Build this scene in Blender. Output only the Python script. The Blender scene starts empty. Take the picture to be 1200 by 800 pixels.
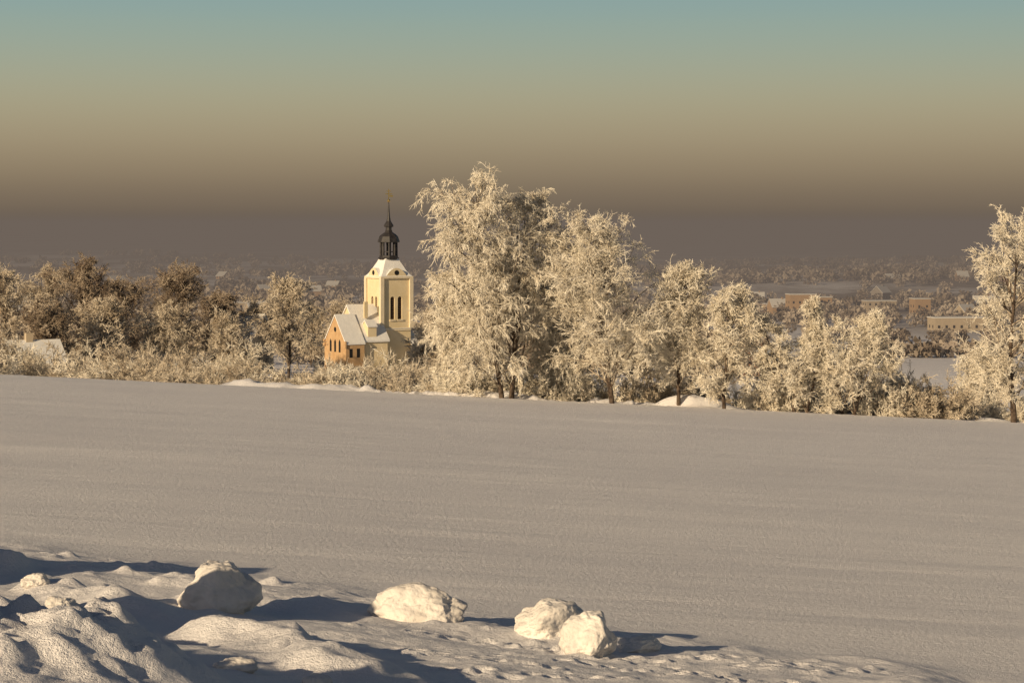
import bpy, math, numpy as np
from mathutils import Vector, Matrix, noise as mn
F=2333.0
SUN_EL=17.5
sx,sy=-0.66,-0.75; n_=math.hypot(sx,sy); sx/=n_; sy/=n_
# ---------------------------------------------------------------- utilities
def hash2(ix,iy,seed):
    h=(ix.astype(np.int64)*374761393+iy.astype(np.int64)*668265263+seed*974711)&0xffffffff
    h=((h^(h>>13))*1274126177)&0xffffffff
    h=h^(h>>16)
    return (h&0xffff)/65535.0
def vnoise(x,y,seed=0):
    ix=np.floor(x);iy=np.floor(y);fx=x-ix;fy=y-iy
    fx=fx*fx*fx*(fx*(fx*6-15)+10);fy=fy*fy*fy*(fy*(fy*6-15)+10)
    a=hash2(ix,iy,seed);b=hash2(ix+1,iy,seed);c=hash2(ix,iy+1,seed);d=hash2(ix+1,iy+1,seed)
    return (a*(1-fx)+b*fx)*(1-fy)+(c*(1-fx)+d*fx)*fy
def fbm(x,y,oct=4,seed=0):
    s=0;a=.5
    for i in range(oct):
        s=s+a*(vnoise(x*2**i+i*17.3,y*2**i-i*9.1,seed+i)-.5); a*=.5
    return s
def sm(a,b,x):
    t=np.clip((x-a)/(b-a),0,1); return t*t*(3-2*t)
def seg(x,y,x0,y0,x1,y1):
    dx,dy=x1-x0,y1-y0; L=dx*dx+dy*dy
    t=np.clip(((x-x0)*dx+(y-y0)*dy)/L,0,1)
    return np.hypot(x-(x0+t*dx),y-(y0+t*dy)),t
r2=np.random.default_rng(5)
DENTS=[]
for k in range(17):
    x0=r2.uniform(-1.6,2.8);y0=r2.uniform(19.8,25.);a=r2.uniform(-.7,.3)
    for j in range(r2.integers(4,12)):
        DENTS.append((x0+j*.22*math.cos(a)+r2.normal(0,.04),y0+j*.22*math.sin(a)+r2.normal(0,.05)+(.07 if j%2 else -.07),r2.uniform(.05,.10),r2.uniform(.035,.085)))
LUMPS=[]
for k in range(230):
    x0=r2.uniform(-7.5,4.5); ye=28.5-.65*x0
    y0=ye-abs(r2.normal(0,4))-.8
    if y0<12: continue
    s=r2.uniform(.04,.11)*(1.5 if x0<-3 else 1)
    LUMPS.append((x0,y0,s,s*r2.uniform(.15,.45)))
TX=-0.0475
def terrain(x,y,detail=True):
    V=np.interp(y,[-500,0,128,131,140,150,200,300,400,600,1000,2000,4000,20000],
      [-4,-4,-4-.0566*128,-11.55,-13.2,-14.6,-18,-23,-30,-38,-44,-52,-58,-63])
    tilt=TX*400*np.tanh(x/400)*(1-.8*sm(200,600,y))
    z=V+tilt
    m=sm(500,1200,y)
    z=z+m*fbm(x/420,y/600,4,3)*12
    z=z+13*np.exp(-((x-470)/260)**2-((y-2300)/350)**2)+5*np.exp(-((x-330)/200)**2-((y-1600)/200)**2)
    z=z+9*np.exp(-((x+600)/420)**2-((y-2600)/400)**2)
    f=(1-sm(90,130,y))
    z=z+f*(fbm(x/9,y/14,2,11)*.10+fbm(x/40,y/30,2,12)*.5)*sm(24,50,y)
    yr=y+.12*x
    z=z+f*sm(24,30,y)*(fbm(x/7,yr/1.1,3,15)*.05+fbm(x/22,yr/3.2,2,16)*.13)
    mk=vnoise(x/6.0,y*0+3.3,8)
    r=.75*np.exp(-((y-134.0-2.5*fbm(x/5,x*0+1,3,5))/1.1)**2)*(.12+1.0*sm(.5,.8,mk)+.45*sm(0,8,x))*(1-.8*sm(-18,-26,x))
    z=z+r+np.exp(-((y-134)/3)**2)*fbm(x/.8,y/.8,4,22)*.75
    ye=28.5-.65*x+fbm(x/1.6,y*0,3,31)*1.6
    ye=np.clip(ye,12,40)
    d=ye-y
    z=z+np.interp(d,[-1.4,-.3,.5,1.5,3,8.5,12.5,18,25,40],[0,.02,.07,.14,.24,.48,.85,1.6,2.5,2.6])
    if detail:
        near=sm(-.8,1.0,d)
        z=z+near*(fbm(x/1.5,y/1.5,4,41)*.22+fbm(x/.35,y/.35,3,42)*.05)
        hp=sm(0,1,np.clip((-1.4-x)/2.0,0,1))
        hh=hp*np.exp(-np.abs((y-14.0)/1.4)**2.4)
        z=z+hh*(.52+.85*fbm(x/.7,y/.7,4,51)+.34*np.abs(fbm(x/.2,y/.2,3,52)))
        for (x0,y0,x1,y1,h,w,sd) in [(-6.4,26.4,-3.6,22.8,.30,.45,1),(-3.4,22.2,-1.0,18.6,.40,.45,2),(-8.8,28.6,-6.8,28.6,.5,.5,3),
                                   (-6.8,22.5,-4.0,18.2,.42,.45,4),(-5,28.5,-1.5,25.8,.12,.5,5),(-.6,26,1.8,24.6,.14,.6,6)]:
            dd,t=seg(x+fbm(x/1.1,y/1.1,2,60+sd)*1.0,y+fbm(x/1.1,y/1.1,2,80+sd)*1.0,x0,y0,x1,y1)
            z=z+h*np.exp(-(dd/w)**2)*(.65+.9*fbm(x/.6,y/.6,3,70+sd))*sm(0,.12,t+.02)*sm(1.02,.8,t)
        z=z+1.6*np.exp(-((x+9.9)/1.1)**2-((y-25.5)/1.6)**2)+1.5*np.exp(-((x+7.2)/.9)**2-((y-20.2)/1.2)**2)  # unseen heaps left of frame, added to throw shadows across the bank
    return z
def tz(x,y): return float(terrain(np.array([float(x)]),np.array([float(y)]))[0])
def X(px,y): return (px-600)/F*y

def mesh_np(name,V,faces_list,mats,mat_idx=None,smooth=False):
    me=bpy.data.meshes.new(name)
    V=np.asarray(V,dtype=np.float32)
    me.vertices.add(len(V)); me.vertices.foreach_set('co',V.ravel())
    tot=sum(len(f) for f in faces_list); nl=sum(f.size for f in faces_list)
    loops=np.concatenate([f.ravel() for f in faces_list]).astype(np.int32)
    cnt=np.concatenate([np.full(len(f),f.shape[1]) for f in faces_list])
    st=np.concatenate([[0],np.cumsum(cnt)[:-1]]).astype(np.int32)
    me.loops.add(nl); me.loops.foreach_set('vertex_index',loops)
    me.polygons.add(tot); me.polygons.foreach_set('loop_start',st)
    if mat_idx is not None: me.polygons.foreach_set('material_index',np.asarray(mat_idx,dtype=np.int32))
    if smooth: me.polygons.foreach_set('use_smooth',np.ones(tot,dtype=bool))
    for m in mats: me.materials.append(m)
    me.update(calc_edges=True)
    return me
def obj(name,me,parent=None,loc=(0,0,0),rot=0,scale=1):
    o=bpy.data.objects.new(name,me); bpy.context.scene.collection.objects.link(o)
    o.location=loc; o.rotation_euler=(0,0,rot)
    o.scale=(scale,)*3 if not hasattr(scale,'__len__') else scale
    if parent: o.parent=parent
    return o
# ---------------------------------------------------------------- materials
def mat(name,col,rough=.8,var=0,vscale=3,col2=None,bump=0,bscale=10,bdist=.05,detail=4,spec=.3,metal=0):
    m=bpy.data.materials.new(name); m.use_nodes=True; nt=m.node_tree; b=nt.nodes['Principled BSDF']
    b.inputs['Base Color'].default_value=(*col,1); b.inputs['Roughness'].default_value=rough
    b.inputs['Specular IOR Level'].default_value=spec; b.inputs['Metallic'].default_value=metal
    g=nt.nodes.new('ShaderNodeNewGeometry')
    if col2:
        n=nt.nodes.new('ShaderNodeTexNoise'); n.inputs['Scale'].default_value=vscale; n.inputs['Detail'].default_value=detail
        r=nt.nodes.new('ShaderNodeValToRGB'); r.color_ramp.elements[0].position=.5-var; r.color_ramp.elements[1].position=.5+var
        r.color_ramp.elements[0].color=(*col,1); r.color_ramp.elements[1].color=(*col2,1)
        nt.links.new(g.outputs['Position'],n.inputs['Vector']); nt.links.new(n.outputs['Fac'],r.inputs[0]); nt.links.new(r.outputs[0],b.inputs['Base Color'])
    if bump:
        n=nt.nodes.new('ShaderNodeTexNoise'); n.inputs['Scale'].default_value=bscale; n.inputs['Detail'].default_value=5
        u=nt.nodes.new('ShaderNodeBump'); u.inputs['Strength'].default_value=bump; u.inputs['Distance'].default_value=bdist
        nt.links.new(g.outputs['Position'],n.inputs['Vector']); nt.links.new(n.outputs['Fac'],u.inputs['Height']); nt.links.new(u.outputs[0],b.inputs['Normal'])
    return m
def snow_ground():
    m=bpy.data.materials.new('snow_ground'); m.use_nodes=True; nt=m.node_tree; b=nt.nodes['Principled BSDF']; L=nt.links.new
    b.inputs['Roughness'].default_value=.75; b.inputs['Specular IOR Level'].default_value=.25
    g=nt.nodes.new('ShaderNodeNewGeometry')
    def N(scale,detail,vec=None,rough=.5):
        n=nt.nodes.new('ShaderNodeTexNoise'); n.inputs['Scale'].default_value=scale; n.inputs['Detail'].default_value=detail; n.inputs['Roughness'].default_value=rough
        L(vec or g.outputs['Position'],n.inputs['Vector']); return n
    sep=nt.nodes.new('ShaderNodeSeparateXYZ'); L(g.outputs['Position'],sep.inputs[0])
    n1=N(.15,5)
    r1=nt.nodes.new('ShaderNodeValToRGB'); r1.color_ramp.elements[0].position=.3; r1.color_ramp.elements[1].position=.7
    r1.color_ramp.elements[0].color=(.83,.81,.83,1); r1.color_ramp.elements[1].color=(.90,.88,.89,1); L(n1.outputs['Fac'],r1.inputs[0])
    mp=nt.nodes.new('ShaderNodeMapping'); mp.inputs['Scale'].default_value=(.0055,.0026,.004); L(g.outputs['Position'],mp.inputs[0])
    n2=N(1,9,mp.outputs[0],.66)
    r2=nt.nodes.new('ShaderNodeValToRGB'); r2.color_ramp.elements[0].position=.44; r2.color_ramp.elements[1].position=.54; L(n2.outputs['Fac'],r2.inputs[0])
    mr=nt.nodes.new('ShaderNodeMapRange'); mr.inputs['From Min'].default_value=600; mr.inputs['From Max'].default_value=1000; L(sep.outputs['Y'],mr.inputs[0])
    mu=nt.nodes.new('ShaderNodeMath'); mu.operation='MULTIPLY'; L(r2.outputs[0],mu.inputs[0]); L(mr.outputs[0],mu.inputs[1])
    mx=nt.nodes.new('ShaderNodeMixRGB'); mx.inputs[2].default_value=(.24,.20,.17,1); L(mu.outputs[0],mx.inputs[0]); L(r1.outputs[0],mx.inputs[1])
    L(mx.outputs[0],b.inputs['Base Color'])
    n3=N(10,5,None,.8)
    mp2=nt.nodes.new('ShaderNodeMapping'); mp2.inputs['Scale'].default_value=(.5,2.2,1); mp2.inputs['Rotation'].default_value=(0,0,.12); L(g.outputs['Position'],mp2.inputs[0])
    n4=N(1,5,mp2.outputs[0])
    b1=nt.nodes.new('ShaderNodeBump'); b1.inputs['Strength'].default_value=1; b1.inputs['Distance'].default_value=.06; L(n3.outputs['Fac'],b1.inputs['Height'])
    b2=nt.nodes.new('ShaderNodeBump'); b2.inputs['Strength'].default_value=.6; b2.inputs['Distance'].default_value=.045; L(n4.outputs['Fac'],b2.inputs['Height']); L(b1.outputs[0],b2.inputs['Normal'])
    L(b2.outputs[0],b.inputs['Normal'])
    return m
M_snow=snow_ground()
M_chunk=mat('packed_snow',(.62,.58,.54),.75,.22,3.0,(.80,.76,.72),.8,14,.035,detail=6)
M_roofsnow=mat('roof_snow',(.74,.73,.71),.8,.2,1,(.82,.80,.77),.3,2,.1)
M_frost=mat('frosted_twigs',(.66,.59,.48),.8,.18,1.3,(.94,.89,.79),spec=.1)
M_frostd=mat('thin_frost_twigs',(.20,.145,.105),.85,.16,.5,(.50,.42,.33),spec=.1)
M_frostm=mat('medium_frost_twigs',(.40,.33,.25),.85,.16,.4,(.80,.72,.60),spec=.1)
M_bark=mat('frosted_bark',(.08,.055,.04),.9,.12,2.5,(.42,.36,.29),spec=.1)
M_barkdark=mat('dark_bark',(.045,.032,.025),.9,.1,3,(.12,.09,.07),spec=.1)
M_plaster=mat('cream_plaster',(.66,.54,.34),.9,.2,.6,(.74,.62,.42),spec=.1)
M_trim=mat('pale_stone_trim',(.74,.64,.48),.9,.2,1,(.66,.57,.42),spec=.1)
M_brickw=mat('ochre_gable',(.44,.28,.15),.9,.2,1.5,(.54,.37,.21),spec=.1)
M_slate=mat('black_copper',(.02,.018,.02),.5,.2,2,(.05,.045,.045))
M_dark=mat('dark_opening',(.015,.013,.012),.5)
M_gold=mat('gilded_metal',(.8,.55,.2),.3,metal=1)
M_tile=mat('brown_roof_tile',(.16,.09,.06),.9,.2,1,(.2,.12,.08))
M_w=[mat('house_wall_'+n,c,.9,.2,.5,tuple(v*1.15 for v in c)) for n,c in [('cream',(.44,.36,.26)),('ochre',(.42,.28,.16)),('grey',(.3,.27,.24)),('brick',(.24,.14,.10))]]
# ---------------------------------------------------------------- ground
ys=np.concatenate([np.linspace(-60,8,35)[:-1],np.linspace(8,12,40)[:-1],np.arange(12,33,.045),np.geomspace(33,120,330)[1:],np.arange(120.3,142,.3),np.geomspace(142.5,18000,230)])
xp=np.concatenate([np.arange(0,9,.045),np.geomspace(9.06,9000,230)])
xs=np.concatenate([-xp[:0:-1],xp])
GX,GY=np.meshgrid(xs,ys)
GZ=terrain(GX,GY)
for item,sg in [(d,'d') for d in DENTS]+[(l,'l') for l in LUMPS]:
    x0,y0,r,h=item
    a,b=np.searchsorted(xs,[x0-r*4,x0+r*4]); c,d=np.searchsorted(ys,[y0-r*4,y0+r*4])
    q=(GX[c:d,a:b]-x0)**2+(GY[c:d,a:b]-y0)**2
    if sg=='d': GZ[c:d,a:b]+=-h*np.exp(-q/(r*r))+h*.35*np.exp(-((np.sqrt(q)-r*1.7)/(r*.6))**2)
    else: GZ[c:d,a:b]+=h*np.exp(-(q/(r*r))**1.2)
ny,nx=GX.shape
idx=np.arange(ny*nx).reshape(ny,nx)
q=np.stack([idx[:-1,:-1],idx[:-1,1:],idx[1:,1:],idx[1:,:-1]],-1).reshape(-1,4)
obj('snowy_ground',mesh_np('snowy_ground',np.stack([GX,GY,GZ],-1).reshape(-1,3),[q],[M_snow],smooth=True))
# ---------------------------------------------------------------- snow chunks
import bmesh
def chunk(name,px,y,w,h,dpt,seed,sink=.25,cuts=5,rot=0):
    bm=bmesh.new(); bmesh.ops.create_icosphere(bm,subdivisions=6,radius=1)
    r=np.random.default_rng(seed); off=Vector(r.uniform(-50,50,3))
    pl=[]
    for i in range(cuts):
        v=Vector(r.normal(size=3)); v.z=abs(v.z)*.8; v.normalize(); pl.append((v,r.uniform(.6,.85)))
    for v in bm.verts:
        p=v.co.copy()
        for nrm,dd in pl:
            s=p.dot(nrm)-dd
            if s>0: p-=nrm*s*.8
        p*=1+.32*mn.noise(p*.9+off)+.17*mn.noise(p*1.9+off)+.07*mn.noise(p*4.5+off)+.028*mn.noise(p*10+off)+.010*mn.noise(p*25+off)
        v.co=p
    for f in bm.faces: f.smooth=True
    me=bpy.data.meshes.new(name); bm.to_mesh(me); bm.free(); me.materials.append(M_chunk)
    x=X(px,y); o=obj(name,me,loc=(x,y,tz(x,y)+h*(.5-sink)),rot=rot); o.scale=(w*.56,dpt*.56,h*.62)
    return o
chunk('snow_boulder',254,25.0,1.02,.64,.85,44,.14,4,2.2)
chunk('snow_boulder',490,26.0,1.08,.50,.8,8,.22,3)
chunk('snow_boulder',640,25.0,.80,.46,.7,12,.22,3,.4)
chunk('snow_boulder',691,23.6,.62,.50,.55,21,.14,5,1)
chunk('snow_boulder',748,24.4,.62,.20,.4,23,.3,2,1)
chunk('snow_clod',72,24.0,.36,.18,.3,31,.25,3)
chunk('snow_clod',40,25.5,.34,.16,.3,33,.25,3)
chunk('snow_clod',275,18.3,.40,.14,.3,36,.34,3)
chunk('snow_clod',372,18.0,.26,.12,.22,37,.3,3)
# ---------------------------------------------------------------- trees
def nrm(a): return a/np.maximum(np.linalg.norm(a,axis=-1,keepdims=True),1e-9)
class TB:
    def __init__(s,seed): s.r=np.random.default_rng(seed); s.V=[];s.F=[];s.M=[];s.n=0
    def branches(s,st,d,L,nseg,wob,grav):
        pts=[st]; d=nrm(d)
        for i in range(nseg):
            d=nrm(d+wob*s.r.normal(size=d.shape)+np.array([0,0,-1.])*grav)
            pts.append(pts[-1]+d*(L/nseg)[:,None])
        return np.stack(pts,1)
    def tubes(s,P,r0,r1,sides,mi):
        N,K,_=P.shape
        t=nrm(P[:,-1]-P[:,0]); u=nrm(np.cross(t,nrm(s.r.normal(size=t.shape)))); v=np.cross(t,u)
        rad=r0[:,None]*(1-np.linspace(0,1,K))[None]+r1[:,None]*np.linspace(0,1,K)[None]
        a=np.arange(sides)/sides*2*math.pi
        ring=(np.cos(a)[None,:,None]*u[:,None]+np.sin(a)[None,:,None]*v[:,None])
        V=P[:,:,None]+ring[:,None]*rad[:,:,None,None]
        base=s.n+np.arange(N*K*sides).reshape(N,K,sides)
        b2=np.roll(base,-1,2)
        q=np.stack([base[:,:-1],b2[:,:-1],b2[:,1:],base[:,1:]],-1).reshape(-1,4)
        s.V.append(V.reshape(-1,3)); s.F.append(q); s.M.append(np.full(len(q),mi)); s.n+=N*K*sides
    def kids(s,P,k,t0,t1,amin,amax,up=0.):
        N,K,_=P.shape
        pi=np.repeat(np.arange(N),k); t=s.r.uniform(t0,t1,len(pi)); f=t*(K-1); i=np.minimum(f.astype(int),K-2); w=(f-i)[:,None]
        st=P[pi,i]*(1-w)+P[pi,i+1]*w; tg=nrm(P[pi,i+1]-P[pi,i])
        pr=nrm(np.cross(tg,s.r.normal(size=tg.shape))); A=s.r.uniform(amin,amax,len(pi))[:,None]
        d=np.cos(A)*tg+np.sin(A)*pr; d[:,2]+=up
        return pi,t,st,nrm(d)
    def mesh(s,name,mats):
        return mesh_np(name,np.concatenate(s.V),[np.concatenate(s.F)],mats,np.concatenate(s.M))
def tree(seed,H,W,kind='round',dens=1.,tw=.026,stems=1,base=.12,droop=.1,k3=8,k4=8,splay=.16,rk=.016):
    s=TB(seed); r=s.r
    st=np.zeros((stems,3)); st[:,0]=np.linspace(-.3,.3,stems) if stems>1 else 0; st[:,2]=-.4
    d=np.tile([0,0,1.],(stems,1)); d[:,0]+=(np.linspace(-1,1,stems)*splay if stems>1 else 0); d+=r.normal(size=d.shape)*.03
    L=np.full(stems,H*.93)*(np.linspace(1,.88,stems) if stems<3 else r.uniform(.8,1,stems))
    P0=s.branches(st,d,L,12,.045,-.03); R=H*rk
    s.tubes(P0,np.full(stems,R),np.full(stems,.02),8,2)
    k1=int(46*dens/stems)
    pi,t,a,d1=s.kids(P0,k1,base,.99,.55,1.1,.14)
    if kind=='round': prof=np.interp(t,[0,.15,.35,.6,.85,1],[.5,.8,1.,.92,.6,.22])
    elif kind=='birch': prof=np.interp(t,[0,.12,.3,.5,.72,.9,1],[.85,1.0,1.05,1.,.84,.5,.2])
    elif kind=='spread': prof=np.interp(t,[0,.15,.3,.6,.85,1],[.8,1.,1.05,1.,.75,.45])
    else: prof=np.interp(t,[0,.2,.5,1],[1,.9,.6,.15])
    L1=W*.5*prof*r.uniform(.7,1.2,len(t))
    P1=s.branches(a,d1,L1,6,.13,-.06 if kind!='spread' else -.02)
    s.tubes(P1,.012+L1*.012,np.full(len(L1),.012),5,0)
    pi,t,a,d2=s.kids(P1,8,.2,1,.4,1.05,.05)
    L2=(.25+L1[pi]*.28)*r.uniform(.5,1.35,len(t))*(1.15-.4*t)
    P2=s.branches(a,d2,L2,4,.16,droop*.4)
    s.tubes(P2,.010+L2*.009,np.full(len(L2),.012),4,1)
    pi,t,a,d3=s.kids(P2,k3,.1,1,.4,1.2)
    L3=(.18+L2[pi]*.34)*r.uniform(.5,1.5,len(t))
    P3=s.branches(a,d3,L3,3,.18,droop)
    s.tubes(P3,np.full(len(L3),tw*.7),np.full(len(L3),tw*.5),3,1)
    pi,t,a,d4=s.kids(P3,k4,.05,1,.4,1.2)
    L4=(.06+L3[pi]*.26)*r.uniform(.5,1.4,len(t))
    P4=s.branches(a,d4,L4,1,.1,droop*1.5)
    s.tubes(P4,np.full(len(L4),tw*.6),np.full(len(L4),tw*.35),3,1)
    return s
def bush(seed,H,W,dens=1.,tw=.03,lean=.9):
    s=TB(seed); r=s.r; k=int(24*dens)
    a=r.uniform(0,2*math.pi,k); rr=np.sqrt(r.uniform(0,1,k))
    st=np.stack([np.cos(a)*rr*W*.28,np.sin(a)*rr*W*.28,np.full(k,-.3)],1)
    d=np.stack([np.cos(a)*rr*lean*W/H*.7,np.sin(a)*rr*lean*W/H*.7,np.ones(k)],1)+r.normal(size=(k,3))*.16
    L=H*(1-.35*rr)*r.uniform(.6,1.05,k)
    P=s.branches(st,d,L,5,.12,.05); s.tubes(P,.015+L*.007,np.full(k,.015),4,0)
    pi,t,a,d2=s.kids(P,14,.12,1,.5,1.2,.05); L2=L[pi]*.26*r.uniform(.5,1.3,len(t))
    P2=s.branches(a,d2,L2,3,.2,.08); s.tubes(P2,np.full(len(t),tw*.7),np.full(len(t),tw*.5),3,1)
    pi,t,a,d3=s.kids(P2,9,.1,1,.4,1.3); L3=(.10+L2[pi]*.32)*r.uniform(.5,1.3,len(t))
    P3=s.branches(a,d3,L3,1,.1,.08); s.tubes(P3,np.full(len(t),tw*.65),np.full(len(t),tw*.4),3,1)
    return s
TM=[M_bark,M_frost,M_barkdark]; TMM=[M_bark,M_frostm,M_barkdark]; TD=[M_barkdark,M_frostd,M_barkdark]
def put(name,s,px,y,rot=0,mats=None,scale=1,dz=0):
    me=s.mesh(name,mats or TM); x=X(px,y)
    return obj(name,me,loc=(x,y,tz(x,y)+dz),rot=rot,scale=scale)
put('frosted_birch_tree',tree(1,16.0,10.4,'birch',2.3,stems=2,tw=.025,base=.07,droop=.28,splay=.10,rk=.012,k4=9),594,131.5,.3)
put('frosted_tree',tree(2,12.0,10.2,'spread',1.2,tw=.025,base=.12,droop=.06,k4=9),718,131,1.)
put('frosted_tree',tree(3,8.4,6.0,'round',.85,tw=.027,base=.06),848,130.5)
put('frosted_tree',tree(4,9.6,6.6,'round',1.0,tw=.027,base=.08),795,133)
put('frosted_tree',tree(5,7.2,6.2,'cone',1.05,tw=.027,base=.02,stems=2,splay=.2),938,130.5)
put('frosted_tree',tree(6,8.2,8.4,'cone',1.25,tw=.027,base=.02,stems=2,splay=.22),994,130.5)
put('frosted_tree',tree(7,13.2,8.6,'spread',.9,tw=.027,base=.03,droop=.04),1188,131,.8)
put('frosted_tree',tree(8,10.5,7.5,'round',.8,tw=.032,base=.06),655,137.5)
put('frosted_tree',tree(9,8.5,6.5,'birch',.8,tw=.030,base=.04,droop=.2),545,134)
BV=[bush(100+i,3.6,4.8,1.,tw=.034) for i in range(6)]
BV=[(np.concatenate(b.V),np.concatenate(b.F),np.concatenate(b.M)) for b in BV]
def hedge(name,items,mats=None,seed=0):
    r=np.random.default_rng(seed); V=[];Fc=[];Mi=[];n=0
    for (x,y,h,w) in items:
        v,f,m=BV[r.integers(len(BV))]; a=r.uniform(0,6.28); c,s_=math.cos(a),math.sin(a)
        hs,ws=h/3.6,w/4.8
        p=np.stack([(v[:,0]*c-v[:,1]*s_)*ws+x,(v[:,0]*s_+v[:,1]*c)*ws+y,v[:,2]*hs+tz(x,y)],1)
        V.append(p);Fc.append(f+n);n+=len(v)
        Mi.append(np.where(m==1,r.choice([1,1,3]),m))
    obj(name,mesh_np(name,np.concatenate(V),[np.concatenate(Fc)],mats or [M_bark,M_frost,M_barkdark,M_frostm],np.concatenate(Mi)))
r=np.random.default_rng(9)
it=[]
def hc(px): return .85 if 355<px<500 else 1.
for px in np.arange(-60,500,15):
    y=r.uniform(146,172); h=r.choice([r.uniform(1.4,2.8),r.uniform(2.4,4.2)])+(y-146)*.08; it.append((X(px+r.uniform(-10,10),y),y,h*hc(px),r.uniform(3.4,6)))
for px in np.arange(-60,520,24):
    y=r.uniform(180,225); it.append((X(px,y),y,(r.uniform(2.2,5)+(y-146)*.02)*hc(px),r.uniform(5,7)))
for px in np.arange(362,520,15):
    y=r.uniform(150,170); it.append((X(px,y),y,r.uniform(2.9,3.9)+(y-150)*.08+(.5 if px>405 else 0),r.uniform(4,5)))
hedge('frosted_hedgerow',it,[M_bark,M_frostm,M_barkdark,M_frost],seed=1)
it=[]
for px in list(np.arange(505,690,15)):
    y=r.uniform(134,142); it.append((X(px,y),y,r.uniform(2.4,4.3),r.uniform(3.0,4.6)))
for px in list(np.arange(640,900,14)):
    y=r.uniform(134,142); it.append((X(px,y),y,r.uniform(2.0,4.2),r.uniform(3.,4.5)))
for px in list(np.arange(890,1240,17)):
    y=r.uniform(134,142); it.append((X(px,y),y,r.uniform(1.9,3.4),r.uniform(2.6,4.)))
for px in [1032,1046,1058,1070,1082,1098,1118,905,915]:
    y=r.uniform(131.5,136); it.append((X(px,y),y,r.uniform(4.0,5.2)-(px-1030)*.018*(px>1000),r.uniform(3.4,4.6)))
hedge('frosted_hedgerow',it,seed=2)
for i,(px,y,H,W,k,mm) in enumerate([(8,235,11.5,10,'round',TMM),(88,240,12.5,12,'round',TD),(140,262,11.5,11,'round',TD),(210,245,12.8,12.5,'round',TD),(252,258,10,9,'round',TD),
      (338,235,12.8,9,'birch',TMM),(300,262,9,9,'round',TMM),(45,275,12.5,11,'round',TMM),(-40,245,12,10,'round',TMM),(496,250,8.0,5,'round',TMM),(515,270,10,7,'round',TMM),
      (760,190,9,9,'round',TM),(1150,210,7,8,'round',TM),(1165,230,7,8,'round',TMM),(120,210,8,9,'round',TMM),(190,215,7.5,9,'round',TMM),(270,215,7,8,'round',TMM),(60,205,7,8,'round',TD),
      (400,345,11,11,'round',TMM),(365,350,11,11,'round',TMM)]):
    put('frosted_tree',tree(40+i,H,W,k,1.,tw=.045,base=.10,k3=7,k4=6),px,y,i*1.3,mats=mm)
# ---------------------------------------------------------------- generic building parts
class PB:
    def __init__(s): s.v=[];s.f=[];s.m=[]
    def poly(s,pts,mi,faces=None):
        b=len(s.v); s.v+=[tuple(p) for p in pts]
        for f in (faces or [list(range(len(pts)))]): s.f.append([b+i for i in f]); s.m.append(mi)
    def box(s,x0,x1,y0,y1,z0,z1,mi):
        s.poly([(x0,y0,z0),(x1,y0,z0),(x1,y1,z0),(x0,y1,z0),(x0,y0,z1),(x1,y0,z1),(x1,y1,z1),(x0,y1,z1)],mi,
          [[0,3,2,1],[4,5,6,7],[0,1,5,4],[1,2,6,5],[2,3,7,6],[3,0,4,7]])
    def gable(s,x0,x1,y0,y1,z0,ze,zr,mi,mr,oh=.3,th=.22):
        ym=(y0+y1)/2
        s.poly([(x0,y0,z0),(x0,y1,z0),(x0,y1,ze),(x0,ym,zr),(x0,y0,ze),(x1,y0,z0),(x1,y1,z0),(x1,y1,ze),(x1,ym,zr),(x1,y0,ze)],mi,
          [[0,4,3,2,1],[5,6,7,8,9],[0,5,9,4],[1,2,7,6]])
        k=(zr-ze)/(ym-y0)
        for sg in (-1,1):
            ya=ym+sg*((ym-y0)+oh); za=ze-k*oh+.02
            P=[(x0-oh,ya,za),(x1+oh,ya,za),(x1+oh,ym,zr+.02),(x0-oh,ym,zr+.02)]
            Q=[(a,b,c+th) for a,b,c in P]
            s.poly(P+Q,mr,[[0,1,2,3],[7,6,5,4],[0,4,5,1],[1,5,6,2],[2,6,7,3],[3,7,4,0]])
    def lathe(s,prof,n,mi,cx=0,cy=0,ph=0):
        b=len(s.v)
        for (r_,z_) in prof:
            for i in range(n):
                a=ph+i/n*2*math.pi; s.v.append((cx+r_*math.cos(a),cy+r_*math.sin(a),z_))
        for k in range(len(prof)-1):
            for i in range(n):
                j=(i+1)%n; s.f.append([b+k*n+i,b+k*n+j,b+(k+1)*n+j,b+(k+1)*n+i]); s.m.append(mi)
        s.f.append([b+i for i in range(n)][::-1]); s.m.append(mi)
        s.f.append([b+(len(prof)-1)*n+i for i in range(n)]); s.m.append(mi)
    def make(s,name,mats,parent=None,**k):
        me=bpy.data.meshes.new(name); me.from_pydata(s.v,[],s.f)
        for i,p in enumerate(me.polygons): p.material_index=s.m[i]
        for m in mats: me.materials.append(m)
        bm=bmesh.new(); bm.from_mesh(me); bmesh.ops.recalc_face_normals(bm,faces=bm.faces); bm.to_mesh(me); bm.free()
        return obj(name,me,parent,**k)
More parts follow.
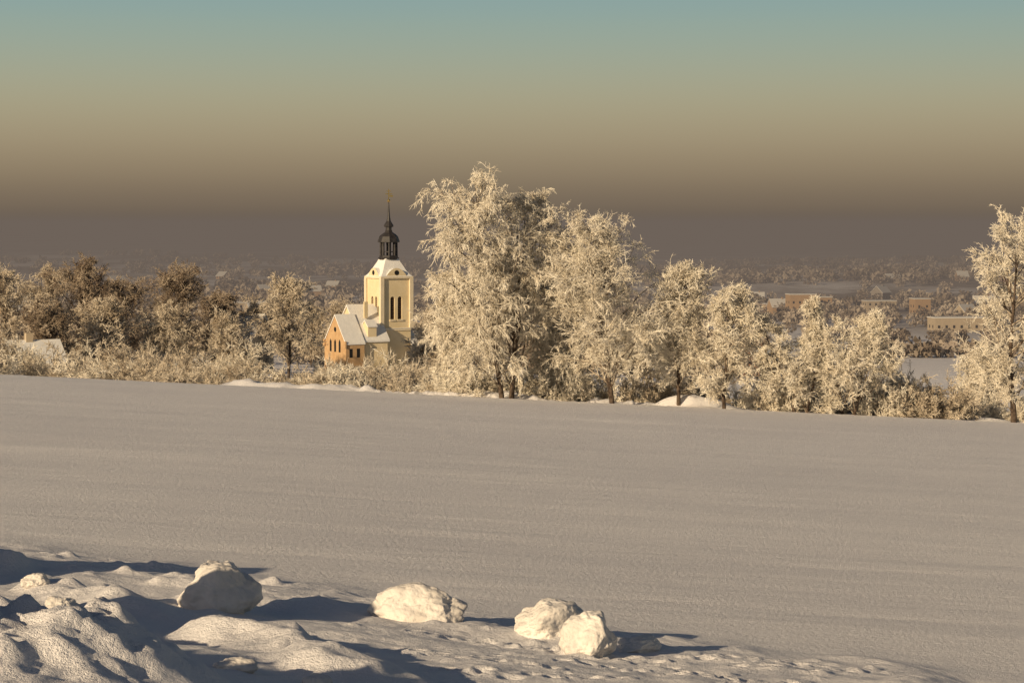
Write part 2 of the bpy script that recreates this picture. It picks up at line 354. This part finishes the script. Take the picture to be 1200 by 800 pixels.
# ---------------------------------------------------------------- church
YC=300; XC=X(455.5,YC); ZB=tz(XC,YC)-1.
church=bpy.data.objects.new('church',None); bpy.context.scene.collection.objects.link(church)
church.location=(XC,YC,0); church.rotation_euler=(0,0,math.radians(31))
h=2.45
t=PB(); ze=-8.2
def wall(t,face):
    wz0,wz1,ww=-14.3,-10.9,.72; cs=(-.62,.62); dp=.35
    def P(u,z,dd=0):
        if face=='R': return (u,-h+dd,z)
        if face=='L': return (-h+dd,-u,z)
        if face=='B': return (-u,h-dd,z)
        return (h-dd,u,z)
    def quad(u0,u1,z0,z1,mi=0,dd=0): t.poly([P(u0,z0,dd),P(u1,z0,dd),P(u1,z1,dd),P(u0,z1,dd)],mi)
    quad(-h,h,ZB,wz0); quad(-h,h,wz1,ze)
    e=[-h,cs[0]-ww/2,cs[0]+ww/2,cs[1]-ww/2,cs[1]+ww/2,h]
    for i in (0,2,4): quad(e[i],e[i+1],wz0,wz1)
    for c in cs:
        a0,a1=c-ww/2,c+ww/2; zs=wz1-ww/2
        A=[(c+ww/2*math.cos(a),zs+ww/2*math.sin(a)) for a in np.linspace(0,math.pi,9)]
        t.poly([P(a1,wz1)]+[P(u,z) for u,z in A[4::-1]],0)
        t.poly([P(a0,wz1)]+[P(u,z) for u,z in A[4:]],0)
        pts=[(a0,wz0),(a1,wz0)]+A
        for i in range(len(pts)):
            p,q_=pts[i],pts[(i+1)%len(pts)]
            t.poly([P(*p),P(*q_),P(*q_,dp),P(*p,dp)],0)
        t.poly([P(u,z,dp) for u,z in pts],1)
        for z in np.arange(wz0+.2,wz1-.3,.32):
            t.poly([P(a0,z,.12),P(a1,z,.12),P(a1,z+.14,.3),P(a0,z+.14,.3)],2)
for f in 'RLBF': wall(t,f)
t.make('tower_walls',[M_plaster,M_dark,M_tile],church)
t=PB()
def band(z0,z1,pr,mi=0): t.box(-h-pr,h+pr,-h-pr,h+pr,z0,z1,mi)
band(-16.0,-15.7,.14); band(-15.70+.003,-15.62,.2,1); band(ze,ze+.3,.28)
for cx in (-h,h):
    for cy in (-h,h): t.box(cx-.3 if cx<0 else cx-.28,cx+.28 if cx<0 else cx+.3,cy-.3 if cy<0 else cy-.28,cy+.28 if cy<0 else cy+.3,-15.6,ze-.003,0)
for c in (-.62,.62):
    t.box(c-.5,c+.5,-h-.16,-h+.02,-14.55,-14.33,0); t.box(-h-.16,-h+.02,c-.5,c+.5,-14.55,-14.33,0)
for k in range(4):
    a=k*math.pi/2; c,s_=math.cos(a),math.sin(a)
    A=[(u,ze+.31+1.25*max(math.cos(u/1.75*math.pi/2),0)**.8) for u in np.linspace(-1.75,1.75,13)]
    fr=[];bk=[]
    for (u,z) in A:
        fr.append((u*c+(h+.12)*s_,u*s_-(h+.12)*c,z)); bk.append((u*c+(h-1.2)*s_,u*s_-(h-1.2)*c,z))
    n=len(A); t.poly(fr,2)
    for i in range(n-1): t.poly([fr[i],fr[i+1],(bk[i+1]),(bk[i])],1)
    cu=[( .38*math.cos(b),ze+.85+.38*math.sin(b)) for b in np.linspace(0,2*math.pi,17)[:-1]]
    t.poly([(u*c+(h+.15)*s_,u*s_-(h+.15)*c,z) for u,z in cu],3)
t.make('tower_trim',[M_trim,M_roofsnow,M_plaster,M_dark],church)
t=PB()
q8=math.pi/8
t.lathe([(3.75,ze+.30),(3.3,ze+.62),(2.75,ze+1.2),(2.25,ze+1.9),(1.8,ze+2.5),(1.55,ze+2.95)],4,0,ph=math.pi/4)
t.make('tower_roof',[M_roofsnow],church)
t=PB()
z0=ze+2.9
t.lathe([(1.5,z0-.1),(1.6,z0+.18),(1.4,z0+.22),(1.4,z0+.5)],8,0,ph=q8)
for i in range(8):
    a=q8+i*math.pi/4; x,y=1.2*math.cos(a),1.2*math.sin(a)
    t.lathe([(.19,z0+.5),(.17,z0+2.5)],6,0,cx=x,cy=y)
    a2=a+math.pi/4; x2,y2=1.2*math.cos(a2),1.2*math.sin(a2)
    t.poly([(x,y,z0+1.0),(x2,y2,z0+1.0),(x2,y2,z0+1.12),(x,y,z0+1.12)],0)
t.lathe([(.4,z0+.5),(.4,z0+2.5)],8,0)
t.lathe([(1.3,z0+2.45),(1.65,z0+2.5),(1.65,z0+2.66),(1.55,z0+2.95),(1.42,z0+3.35),(1.05,z0+3.7),(.66,z0+3.95),(.52,z0+4.1)],8,0,ph=q8)
t.lathe([(.52,z0+4.1),(.55,z0+4.25),(.45,z0+4.3),(.45,z0+4.75),(.7,z0+4.8),(.74,z0+5.0),(.56,z0+5.3),(.32,z0+5.7),(.2,z0+6.4),(.13,z0+7.4),(.07,z0+8.5)],8,0,ph=q8)
t.make('tower_lantern_and_spire',[M_slate],church)
t=PB()
zt=z0+8.5
t.lathe([(.02,zt-.05),(.2,zt+.06),(.26,zt+.22),(.2,zt+.38),(.03,zt+.5)],10,0)
t.box(-.05,.05,-.05,.05,zt+.45,zt+2.0,0); t.box(-.55,.55,-.045,.045,zt+1.2,zt+1.32,0); t.box(-.35,.35,-.045,.045,zt+1.62,zt+1.72,0)
t.poly([(.05,0,zt+.85),(.7,0,zt+.8),(.7,0,zt+1.1),(.05,0,zt+1.05)],0)
t.make('weather_vane_cross',[M_gold],church)
t=PB()
t.gable(-6.8,-h-.01,-4.4,4.6,ZB,-17.2,-12.3,0,1,.25,.25)
t.make('nave',[M_plaster,M_roofsnow],church)
t=PB()
t.gable(-9.6,-6.6,-5.0,2.2,ZB,-17.6,-13.6,0,1,.12,.22)
t.box(-9.8,-9.61,-5.2,-4.6,-18.2,-17.2,0); t.box(-9.8,-9.61,1.8,2.4,-18.2,-17.2,0)
for c in (-2.9,-1.4,.1):
    t.poly([(-9.63,c-.3,-18.9),(-9.63,c+.3,-18.9),(-9.63,c+.3,-17.4),(-9.63,c,-17.0),(-9.63,c-.3,-17.4)],2)
t.poly([(-9.63,-1.4+.38*math.cos(b),-15.6+.38*math.sin(b)) for b in np.linspace(0,2*math.pi,13)[:-1]],2)
for c in (-8.8,-7.6): t.box(c-.25,c+.25,-5.02,-4.9,-19.6,-18.3,2)
t.make('choir_wing',[M_brickw,M_roofsnow,M_dark],church)
t=PB()
t.gable(h+.01,8.4,-3.4,3.4,ZB,-18.4,-15.9,0,1,.25,.25)
t.make('annex',[M_plaster,M_roofsnow],church)
t=PB()
t.gable(-5.6,-4.2,-4.2,-2.2,-17.2,-15.2,-14.4,0,1,.12,.15)
t.box(-5.2,-4.6,-2.2,-1.9,-14.,-11.6,0)
t.make('dormer_and_chimney',[M_plaster,M_roofsnow],church)
# ---------------------------------------------------------------- houses
def house(px,y,w,d,hw,hr,rot,wm,name='village_house',flat=False):
    x=X(px,y); z=tz(x,y)
    t=PB()
    if flat:
        t.box(-w/2,w/2,-d/2,d/2,-2,hw,0); t.box(-w/2-.2,w/2+.2,-d/2-.2,d/2+.2,hw+.003,hw+.4,1)
    else:
        t.gable(-w/2,w/2,-d/2,d/2,-2,hw,hw+hr,0,1,.4,.3)
        t.box(w*.15,w*.15+.7,-.35,.35,hw+hr*.6,hw+hr+1.0,0)
    st=max(1,int(hw/2.8)); nw=max(2,int(w/3))
    for k in range(st):
        for i in range(nw):
            u=-w/2+(i+.5)*w/nw; zz_=k*2.8+1.0
            if zz_+1.2<hw: t.poly([(u-.5,-d/2-.03,zz_),(u+.5,-d/2-.03,zz_),(u+.5,-d/2-.03,zz_+1.2),(u-.5,-d/2-.03,zz_+1.2)],2)
        for sgn in (-1,1):
            for v in (-d*.2,d*.2):
                t.poly([(sgn*(w/2+.03),v-.5,k*2.8+1),(sgn*(w/2+.03),v+.5,k*2.8+1),(sgn*(w/2+.03),v+.5,k*2.8+2.2),(sgn*(w/2+.03),v-.5,k*2.8+2.2)],2)
    t.make(name,[wm,M_roofsnow,M_dark],loc=(x,y,z),rot=rot)
house(14,200,9,6,1.6,2.0,.5,M_w[0]); house(214,215,5,4,1.0,1.8,.3,M_w[0]); house(284,262,6,6,4.6,2.8,-.4,M_w[0])
house(888,420,8,6,3,3,.9,M_w[3])
r=np.random.default_rng(77)
for i in range(22):
    if i<8: px=r.uniform(-20,400); y=r.uniform(800,1700)
    elif i<17: px=r.uniform(860,1200); y=r.uniform(900,1600)
    else: px=r.uniform(480,860); y=r.uniform(800,1500)
    house(px,y,r.uniform(8,13),r.uniform(7,9),r.uniform(2.5,5),r.uniform(3,4.),r.uniform(-1,1),M_w[r.integers(4)])
for (px,y,w,hh) in [(938,1000,13,11),(960,1020,11,9),(1122,800,22,5),(1078,1000,8,8),(1030,1050,16,6),(275,950,15,6),(905,1050,10,5)]:
    house(px,y,w,9,hh,3,.15,M_w[0] if w>14 else M_w[1],flat=True,name='flat_roofed_block')
# ---------------------------------------------------------------- distant trees
def clumps(name,n,gen,mats,seed,q=46):
    r=np.random.default_rng(seed); C=[]
    for i in range(n): C.append(gen(r))
    C=np.array(C)
    z=terrain(C[:,0],C[:,1])
    N=len(C)*q; ci=np.repeat(np.arange(len(C)),q)
    d=nrm(r.normal(size=(N,3))); rad=r.uniform(.35,1.05,N)**.6
    p=d*rad[:,None]
    cen=np.stack([C[ci,0]+p[:,0]*C[ci,3]*.5,C[ci,1]+p[:,1]*C[ci,3]*.5,z[ci]+C[ci,2]*(.52+.48*p[:,2])],1)
    a=nrm(r.normal(size=(N,3))); b=nrm(np.cross(a,r.normal(size=(N,3)))); s_=(C[ci,3]*.16*(46/q)**.5*r.uniform(.6,1.4,N))[:,None]
    V=np.stack([cen+a*s_,cen+b*s_*.6,cen-a*s_,cen-b*s_*.6],1).reshape(-1,3)
    q_=np.arange(N*4).reshape(N,4)
    obj(name,mesh_np(name,V,[q_],mats,r.integers(0,len(mats),len(C))[ci]))
M_dt1=mat('distant_frosted_crowns',(.34,.28,.23),.9,.2,.05,(.54,.47,.39)); M_dt2=mat('distant_dark_crowns',(.16,.125,.10),.9,.2,.05,(.28,.23,.18))
def g1(r):
    y=math.exp(r.uniform(math.log(620),math.log(2300))); px=r.uniform(-150,1350)
    if 1000<px<1300 and y<800: y=1200
    h=r.uniform(4,8); return (X(px,y),y,h,h*r.uniform(.9,1.5))
rl=np.random.default_rng(4)
LN=[(rl.uniform(-100,1300),rl.uniform(850,2600),rl.uniform(-.12,.12),rl.uniform(60,300)) for _ in range(40)]
LN+=[(1090,560,.1,22),(1130,690,-.05,45)]
def g2(r):
    px,y,sl,L=LN[r.integers(len(LN))]; u=r.uniform(-1,1)*L; h=r.uniform(4,9)*(.6 if y<700 else 1); return (X(px,y)+u,y+u*sl+r.normal(0,8 if y>700 else 3),h,h*r.uniform(.9,1.6))
def g3(r):
    y=r.uniform(330,620); px=r.choice([r.uniform(-100,520),r.uniform(500,900)]); h=r.uniform(5,9); return (X(px,y),y,h,h*r.uniform(.8,1.2))
def g4(r):
    y=r.uniform(830,1000); px=r.uniform(-100,1300); h=r.uniform(4,8); return (X(px,y),y,h,h*r.uniform(1,1.6))
clumps('distant_trees',420,g1,[M_dt1,M_dt1,M_dt2],1,80); clumps('distant_tree_lines',2200,g2,[M_dt1,M_dt2],2,50); clumps('valley_trees',260,g3,[M_dt1,M_dt1,M_dt2],3,420); clumps('village_trees',260,g4,[M_dt1,M_dt1,M_dt2],4,120)
# ---------------------------------------------------------------- smog layer
vm=bpy.data.materials.new('emissive_valley_haze'); vm.use_nodes=True; nt=vm.node_tree; nt.nodes.clear()
o=nt.nodes.new('ShaderNodeOutputMaterial'); ab=nt.nodes.new('ShaderNodeVolumeAbsorption'); em=nt.nodes.new('ShaderNodeEmission'); ad=nt.nodes.new('ShaderNodeAddShader')
SG=1/820.
ab.inputs['Color'].default_value=(0,0,0,1); ab.inputs['Density'].default_value=SG
em.inputs['Color'].default_value=(.156,.124,.102,1); em.inputs['Strength'].default_value=SG  # haze glows evenly by itself, standing in for scattered daylight
nt.links.new(ab.outputs[0],ad.inputs[0]); nt.links.new(em.outputs[0],ad.inputs[1]); nt.links.new(ad.outputs[0],o.inputs['Volume'])
t=PB(); t.box(-14000,14000,420,16000,-140,3,0); t.make('emissive_valley_haze',[vm])
# ---------------------------------------------------------------- world
w=bpy.data.worlds.new('World'); bpy.context.scene.world=w; w.use_nodes=True; nt=w.node_tree; nt.nodes.clear(); L=nt.links.new
out=nt.nodes.new('ShaderNodeOutputWorld'); bg=nt.nodes.new('ShaderNodeBackground'); L(bg.outputs[0],out.inputs[0])
sk=nt.nodes.new('ShaderNodeTexSky'); sk.sky_type='NISHITA'; sk.sun_disc=False; sk.sun_elevation=math.radians(SUN_EL); sk.sun_rotation=math.atan2(sx,sy); sk.dust_density=2
tc=nt.nodes.new('ShaderNodeTexCoord'); sp=nt.nodes.new('ShaderNodeSeparateXYZ'); L(tc.outputs['Generated'],sp.inputs[0])
mr=nt.nodes.new('ShaderNodeMapRange'); mr.inputs['From Min'].default_value=0; mr.inputs['From Max'].default_value=.125; L(sp.outputs['Z'],mr.inputs[0])
rp=nt.nodes.new('ShaderNodeValToRGB'); cr=rp.color_ramp
def lin(c): return tuple(((v/255)/12.92 if v/255<=.04045 else ((v/255+.055)/1.055)**2.4) for v in c)+(1,)
stops=[(262,(106,95,84)),(240,(116,102,87)),(205,(140,124,101)),(165,(160,145,118)),(120,(168,161,133)),(75,(160,166,146)),(30,(147,166,156)),(0,(139,163,161))]
els=[((262-p)/F/.125,c) for p,c in stops]
while len(cr.elements)<len(els): cr.elements.new(.5)
for e,(p,c) in zip(cr.elements,els): e.position=p; e.color=lin(c)
cr.interpolation='B_SPLINE'
L(mr.outputs[0],rp.inputs[0])
ms=nt.nodes.new('ShaderNodeMixRGB'); ms.blend_type='MULTIPLY'; ms.inputs[0].default_value=1; ms.inputs[2].default_value=(.034,.034,.036,1); L(sk.outputs[0],ms.inputs[1])
mb=nt.nodes.new('ShaderNodeMapRange'); mb.interpolation_type='SMOOTHSTEP'; mb.inputs['From Min'].default_value=.12; mb.inputs['From Max'].default_value=.24; L(sp.outputs['Z'],mb.inputs[0])
mx=nt.nodes.new('ShaderNodeMixRGB'); L(mb.outputs[0],mx.inputs[0]); L(rp.outputs[0],mx.inputs[1]); L(ms.outputs[0],mx.inputs[2]); L(mx.outputs[0],bg.inputs[0]); bg.inputs[1].default_value=1
# ---------------------------------------------------------------- sun, camera
sl=bpy.data.lights.new('sun','SUN'); sl.energy=5; sl.angle=math.radians(.5); sl.color=(1,.77,.48)
so=bpy.data.objects.new('sun',sl); bpy.context.scene.collection.objects.link(so)
e=math.radians(SUN_EL); so.rotation_euler=Vector((sx*math.cos(e),sy*math.cos(e),math.sin(e))).to_track_quat('Z','Y').to_euler(); so.location=(-50,-50,40)
cd=bpy.data.cameras.new('camera'); cd.lens=70; cd.sensor_width=36; cd.shift_y=-.115; cd.clip_end=40000; cd.clip_start=.1
co=bpy.data.objects.new('camera',cd); bpy.context.scene.collection.objects.link(co); co.rotation_euler=(math.pi/2,0,0)
bpy.context.scene.camera=co
bpy.context.scene.view_settings.view_transform='Standard'; bpy.context.scene.view_settings.look='None'; bpy.context.scene.view_settings.exposure=0
print('verts',sum(len(m.vertices) for m in bpy.data.meshes))
